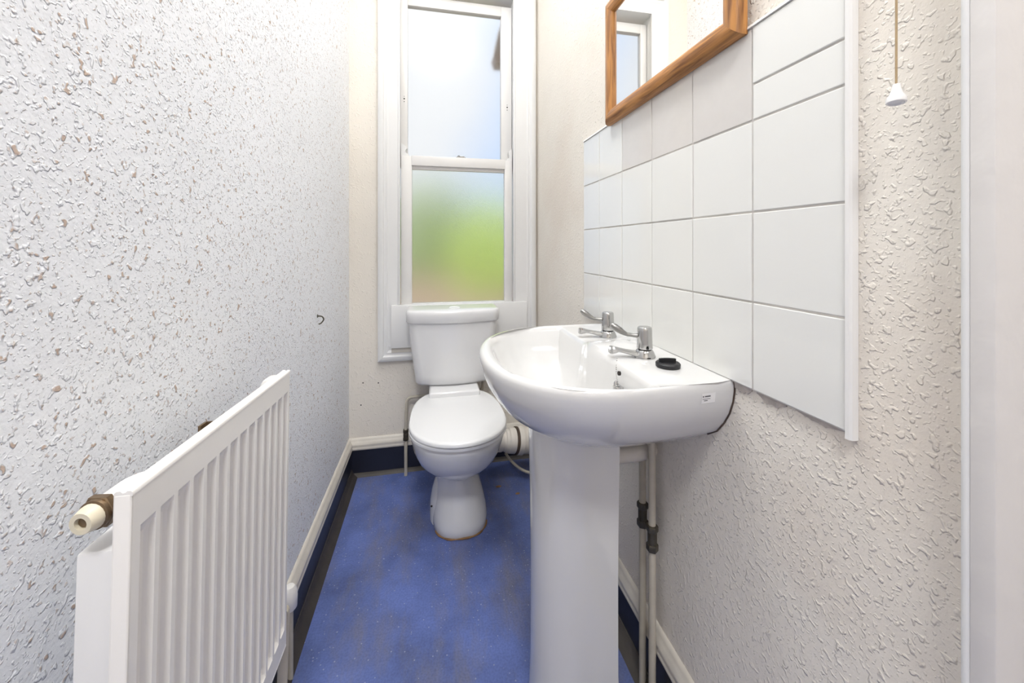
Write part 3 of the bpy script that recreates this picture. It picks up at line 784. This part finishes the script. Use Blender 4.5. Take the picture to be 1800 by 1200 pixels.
# stained sealant round the foot
rg = egg(1.4205, 1.76, 0.1075, 0.003, 2.7, dx=0.012)
bm = bmesh.new(); add_tube(bm, [rg[(28 + i) % 48] for i in range(0, 18)], [0.0015 + 0.0028 * abs(math.sin(i * 0.9)) for i in range(18)], 8)
link('foot_sealant', bm, M['sealant'], wc)

# soil pipe from the pan to the right wall
sp_ = thing('soil_pipe', 'white plastic soil pipe with brown rubber band beside the toilet', 'pipe', (0.40, 1.77, 0.17))
a = Vector((0.10, 1.745, 0.205)); e = Vector((0.531, 1.775, 0.145)); dv = (e - a).normalized()
def at(t): return a + dv * t
L_ = (e - a).length
link('pan_connector', lathe(a, dv, [(0.045, 0.0), (0.045, 0.20), (0.049, 0.205), (0.049, 0.217), (0.046, 0.220), (0.046, 0.232), (0.050, 0.235), (0.050, 0.247), (0.055, 0.252), (0.056, 0.280), (0.054, 0.282)], 32), M['pipe_pvc'], sp_, angle=30)
link('rubber_band', lathe(at(0.281), dv, [(0.057, 0), (0.0605, 0.002), (0.0605, 0.011), (0.057, 0.013)], 32), M['band'], sp_)
link('pipe_socket', lathe(at(0.294), dv, [(0.060, 0), (0.062, 0.003), (0.062, 0.022), (0.059, 0.026), (0.057, 0.040), (0.057, L_ - 0.294)], 32), M['pipe_pvc'], sp_, angle=30)
op = thing('overflow_pipe', 'thin tan pipe curving on the floor under the soil pipe', 'pipe', (0.38, 1.75, 0.02))
link('pipe', tube(smooth_path([(0.345, 1.815, 0.085), (0.365, 1.79, 0.062), (0.40, 1.75, 0.042), (0.44, 1.72, 0.034), (0.488, 1.715, 0.034)]), 0.0065, 12), M['pipe_cream'], op)
for i, (x, y, s) in enumerate(((0.365, 1.635, 0.009), (0.292, 1.70, 0.011), (-0.185, 0.965, 0.007))):
    bm = bmesh.new()
    loft(bm, [[(x + s * r * math.cos(q * PI / 3 + i) * 1.2, y + s * r * 0.55 * math.sin(q * PI / 3 + i), z) for q in range(6)] for r, z in ((1, 0.0), (0.9, 0.003), (0.4, 0.005))])
    tag(link('paint_flake', bm, M['sealant'] if i < 2 else M['pipe_pvc'], smooth=False), ('orange-brown flake on floor between toilet foot and pedestal', 'small tan flake on floor right behind the toilet bowl', 'white paint flake on blue floor beside the radiator')[i], 'debris')

# cold feed at the left of the pan
fp = thing('cistern_feed_pipe', 'thin cream water pipe with dark valve at left of toilet', 'pipe', (-0.118, 1.885, 0))
px, py = -0.1195, 1.873
link('pipe', tube([(px, py, 0.0), (px, py, 0.170)], 0.0076, 14), M['pipe_cream'], fp)
bm = bmesh.new()
add_hex(bm, (px, py, 0.166), (0, 0, 1), 0.0135, 0.014)
add_lathe(bm, (px, py, 0.180), (0, 0, 1), [(0.0095, 0), (0.0115, 0.006), (0.0115, 0.016), (0.0095, 0.022)], 16)
add_hex(bm, (px, py, 0.202), (0, 0, 1), 0.0135, 0.014)
link('valve', bm, M['bronze'], fp)
link('pipe', tube(round_path([(px, py, 0.214), (px + 0.004, py + 0.008, 0.362), (0.245, 1.893, 0.362), (0.245, 1.862, 0.47)], 0.03), 0.0076, 14), M['pipe_cream'], fp)

# ------------------------------------------------------------------ radiator on the left wall
RXF, RT = -0.2585, 0.0135             # front plane, panel thickness
RY0, RY1 = 0.402, 0.786
RZ0, RZ1 = 0.368, 0.857
rad = thing('radiator', 'white fluted panel radiator on the woodchip wall', 'radiator', (-0.28, RY0, RZ1))
RTILT = math.radians(-2.2)
def rl(name, bm, mat, parent=None, **k):
    """radiator part, tipped a little down toward the window about its near top corner"""
    bm.transform(Matrix.Translation((0, RY0, RZ1)) @ Matrix.Rotation(RTILT, 4, 'X') @ Matrix.Translation((0, -RY0, -RZ1)))
    return link(name, bm, mat, parent or rad, **k)
# panel: flat sheet whose face is pressed into 14 upright channels
NF = 14
pitch = (RY1 - RY0 - 0.012) / NF
ys = [(RY0, 'e')]
cols = [(RY0, 0.0)]
first = RY0 + 0.010
for i in range(NF):
    y = first + i * pitch
    cols += [(y, 0.0), (y + 0.0012, 0.25), (y + 0.0026, 0.85), (y + 0.0045, 1.0), (y + pitch * 0.48, 0.86), (y + pitch * 0.64, 0.66), (y + pitch * 0.72, 0.42), (y + pitch * 0.755, 0.0)]
cols += [(RY1, 0.0)]
zl = [(RZ0, 0), (RZ0 + 0.034, 0), (RZ0 + 0.040, 0.5), (RZ0 + 0.048, 1), (RZ1 - 0.048, 1), (RZ1 - 0.040, 0.55), (RZ1 - 0.034, 0), (RZ1, 0)]
DEP = 0.0120
bm = bmesh.new()
grid = [[bm.verts.new((RXF - DEP * d * k, y, z)) for y, d in cols] for z, k in zl]
for a_, b_ in zip(grid, grid[1:]):
    for i in range(len(cols) - 1):
        bm.faces.new((a_[i], a_[i + 1], b_[i + 1], b_[i]))
panel = rl('front_panel', bm, M['radiator'], angle=16)
# rolled edges and back sheet
tp_ = [(0.0005, -0.002), (0.0005, 0.001), (-0.0008, 0.0026), (-0.0035, 0.0030), (-0.0048, 0.0016), (-0.0070, 0.0012), (-0.0088, 0.0030), (-0.0118, 0.0030), (-RT, 0.0016), (-RT, -0.002)]
rl('top_edge', add_prism(bmesh.new(), tp_, (RXF, RY0 - 0.0015, RZ1), (RXF, RY1 + 0.0015, RZ1), (1, 0, 0), (0, 0, 1)), M['radiator'], angle=50)
rl('bottom_edge', box((RXF - RT, RY0 - 0.0015, RZ0 - 0.003), (RXF + 0.0005, RY1 + 0.0015, RZ0 + 0.002), 0.002, 3), M['radiator'], angle=25)
rl('side_edge', box((RXF - RT, RY0 - 0.002, RZ0), (RXF - 0.0004, RY0 + 0.004, RZ1), 0.0018, 3), M['radiator'], angle=25)
rl('side_edge', box((RXF - RT, RY1 - 0.004, RZ0), (RXF - 0.0004, RY1 + 0.002, RZ1), 0.0018, 3), M['radiator'], angle=25)
rl('back_sheet', box((RXF - RT - 0.001, RY0, RZ0), (RXF - RT + 0.001, RY1, RZ1)), M['radiator'], smooth=False)
# convector casing behind the panel
bm = bmesh.new()
add_box(bm, (-0.305, RY0 + 0.008, RZ0 + 0.02), (RXF - RT - 0.0015, RY1 - 0.02, RZ1 - 0.052), 0.002)
rl('convector', bm, M['rad_back'])
# near top connection: boss, elbow, nut and ivory tail
NX, NY, NZ = -0.2885, RY0 + 0.012, RZ1 - 0.017
ax = Vector((-0.16, -1, -0.05)).normalized(); nb_ = Vector((NX, NY, NZ))
bm = bmesh.new()
add_tube(bm, round_path([(RXF - 0.012, NY + 0.036, NZ + 0.002), (NX + 0.003, NY + 0.036, NZ + 0.002), nb_ - ax * 0.001], 0.014), 0.0112, 18)
rl('inlet_elbow', bm, M['radiator'])
bm = bmesh.new()
add_hex(bm, nb_ - ax * 0.001, ax, 0.0152, 0.007)
add_lathe(bm, nb_ + ax * 0.006, ax, [(0.0130, 0), (0.0130, 0.003), (0.011, 0.004)], 20)
rl('union_nut', bm, M['brass'])
bm = bmesh.new()
add_lathe(bm, nb_ + ax * 0.0075, ax, [(0.0115, 0), (0.0112, 0.005), (0.0098, 0.010), (0.0092, 0.0120), (0.0052, 0.0120), (0.0050, 0.008), (0, 0.008)], 20)
rl('inlet_tail', bm, M['ivory'])
bm = bmesh.new(); add_lathe(bm, nb_ + ax * 0.0157, ax, [(0.0042, 0), (0.0042, 0.0012)], 14)
rl('inlet_plug', bm, M['brass'])
# far top boss and wall bracket
bm = bmesh.new()
add_lathe(bm, (-0.300, RY1 + 0.010, RZ1 - 0.030), (0, 1, 0), [(0.006, 0), (0.0135, 0.004), (0.0150, 0.012), (0.0150, 0.030), (0.012, 0.034)], 20)
add_tube(bm, [(-0.300, RY1 + 0.02, RZ1 - 0.030), (-0.290, RY1 - 0.02, RZ1 - 0.030), (RXF - 0.010, RY1 - 0.03, RZ1 - 0.030)], 0.010, 14)
rl('end_boss', bm, M['radiator'])
bm = bmesh.new()
add_box(bm, (-0.348, 0.672, 0.66), (-0.344, 0.690, 0.812), 0.001)
add_box(bm, (-0.3795, 0.672, 0.70), (-0.346, 0.690, 0.704), 0.001)
add_box(bm, (-0.348, 0.688, 0.798), (-0.300, 0.691, 0.812), 0.001)
rl('wall_bracket', bm, M['brass'])
# lockshield valve and tail at the far bottom
bm = bmesh.new()
add_tube(bm, round_path([(RXF - 0.010, RY1 - 0.006, RZ0 + 0.030), (RXF - 0.010, RY1 + 0.004, RZ0 + 0.030), (RXF - 0.012, RY1 - 0.004, 0.25), (RXF - 0.012, RY1 - 0.004, 0.0)], 0.004), 0.0085, 14)
link('tail_pipe', bm, M['pipe_cream'], rad)
# lockshield valve on the wall beyond
vv = thing('lockshield_valve', 'small white radiator valve at wall behind far radiator end', 'valve', (-0.345, 1.05, 0.0))
bm = lathe((-0.345, 1.05, 0.175), (0, 0, 1), [(0.013, 0), (0.016, 0.004), (0.017, 0.03), (0.015, 0.048), (0.010, 0.056), (0.0, 0.058)], 20)
link('valve_cap', bm, M['radiator'], vv)
link('valve_pipe', tube([(-0.345, 1.05, 0.0), (-0.345, 1.05, 0.18)], 0.0075, 12), M['pipe_cream'], vv)

# ------------------------------------------------------------------ mirror
mz0, mz1, my0, my1 = 1.4325, 1.790, 0.556, 1.066
mir = thing('mirror', 'pine framed rectangular mirror above the wall tiles', 'mirror', (0.52, (my0 + my1) / 2, mz0))
FW, FB, FF = 0.041, 0.5215, 0.4985
prof = [(FB, 0.0), (FB - 0.010, 0.0), (FF + 0.006, 0.003), (FF + 0.0015, 0.010), (FF, 0.019), (FF + 0.0015, 0.028), (FF + 0.005, 0.035), (FF + 0.010, 0.0395), (FF + 0.015, FW), (FB, FW)]
cs = [(my0, mz0, 1, 1), (my1, mz0, -1, 1), (my1, mz1, -1, -1), (my0, mz1, 1, -1)]
for i in range(4):
    a_, b_ = cs[i], cs[(i + 1) % 4]
    bm = bmesh.new()
    loft(bm, [[(u, c[0] + c[2] * v, c[1] + c[3] * v) for u, v in prof] for c in (a_, b_)])
    link('frame_rail', bm, M['wood_y'] if i % 2 == 0 else M['wood_z'], mir, angle=38)
link('mirror_glass', box((0.5135, my0 + FW - 0.004, mz0 + FW - 0.004), (0.5175, my1 - FW + 0.004, mz1 - FW + 0.004)), M['mirror'], mir, smooth=False)
link('backing', box((0.518, my0 + 0.01, mz0 + 0.01), (0.5212, my1 - 0.01, mz1 - 0.01)), M['hole'], mir, smooth=False)

# ------------------------------------------------------------------ light pull cord
pc = thing('light_pull', 'white bell-shaped light pull on tan cord by the door frame', 'light pull', (0.500, 0.329, 1.24))
kx, ky, kz = 0.499, 0.3285, 1.2315
link('cord', tube([(kx, ky, kz + 0.018), (kx + 0.001, ky, 1.7), (kx - 0.001, ky, 2.2), (kx, ky, ZC)], 0.0011, 8), M['cord'], pc)
link('bell_knob', lathe((kx, ky, kz), (0.10, 0.05, 1), [(0.0055, 0.002), (0.0070, 0.0), (0.0086, 0.0008), (0.0088, 0.0045), (0.0080, 0.007), (0.0058, 0.0105), (0.0042, 0.016), (0.0034, 0.0215), (0.0, 0.022)], 26), M['knob'], pc)
# ------------------------------------------------------------------ hook in the left wall
bm = bmesh.new()
add_tube(bm, smooth_path([(XL - 0.002, 1.415, 0.838), (XL + 0.014, 1.415, 0.836), (XL + 0.019, 1.417, 0.825), (XL + 0.012, 1.412, 0.814), (XL + 0.006, 1.408, 0.812)]), 0.0022, 10)
add_lathe(bm, (XL - 0.001, 1.415, 0.838), (1, 0, 0), [(0.006, 0), (0.006, 0.002)], 12)
tag(link('wall_hook', bm, M['bronze']), 'small dark metal hook in the white left wall', 'hook')

# ------------------------------------------------------------------ unseen lamps that carry the added fill (above the frame)
t = thing('fill_pendant_bowl', 'unseen toilet room ceiling light, opal bowl shape added for even fill', 'ceiling light', (0.07, 1.0, ZC))  # pull cord implies a ceiling light; this uplighter bowl is invented for fill
link('bowl', lathe((0.07, 1.0, 2.61), (0, 0, 1), [(0.0, 0), (0.19, 0.0), (0.205, 0.02), (0.21, 0.05), (0.205, 0.05), (0.195, 0.022), (0.18, 0.008), (0, 0.008)], 40), M['lamp'], t)
for k in range(3):
    a = 2 * PI * k / 3
    link('hanger', tube([(0.07 + 0.2 * math.cos(a), 1.0 + 0.2 * math.sin(a), 2.655), (0.07 + 0.02 * math.cos(a), 1.0 + 0.02 * math.sin(a), ZC)], 0.002, 8), M['chrome'], t)
link('ceiling_rose', lathe((0.07, 1.0, ZC), (0, 0, -1), [(0.05, 0), (0.05, 0.015), (0.03, 0.03)], 24), M['lamp'], t)
t = thing('hall_fill_fitting', 'unseen round ceiling light added in the hall as fill', 'ceiling light', (-0.1, -0.75, ZC))  # fitting made up to carry the hall fill
link('lamp_base', lathe((-0.1, -0.75, ZC), (0, 0, -1), [(0.29, 0), (0.29, 0.02), (0.28, 0.045), (0.28, 0.02), (0, 0.02)], 32), M['lamp'], t)
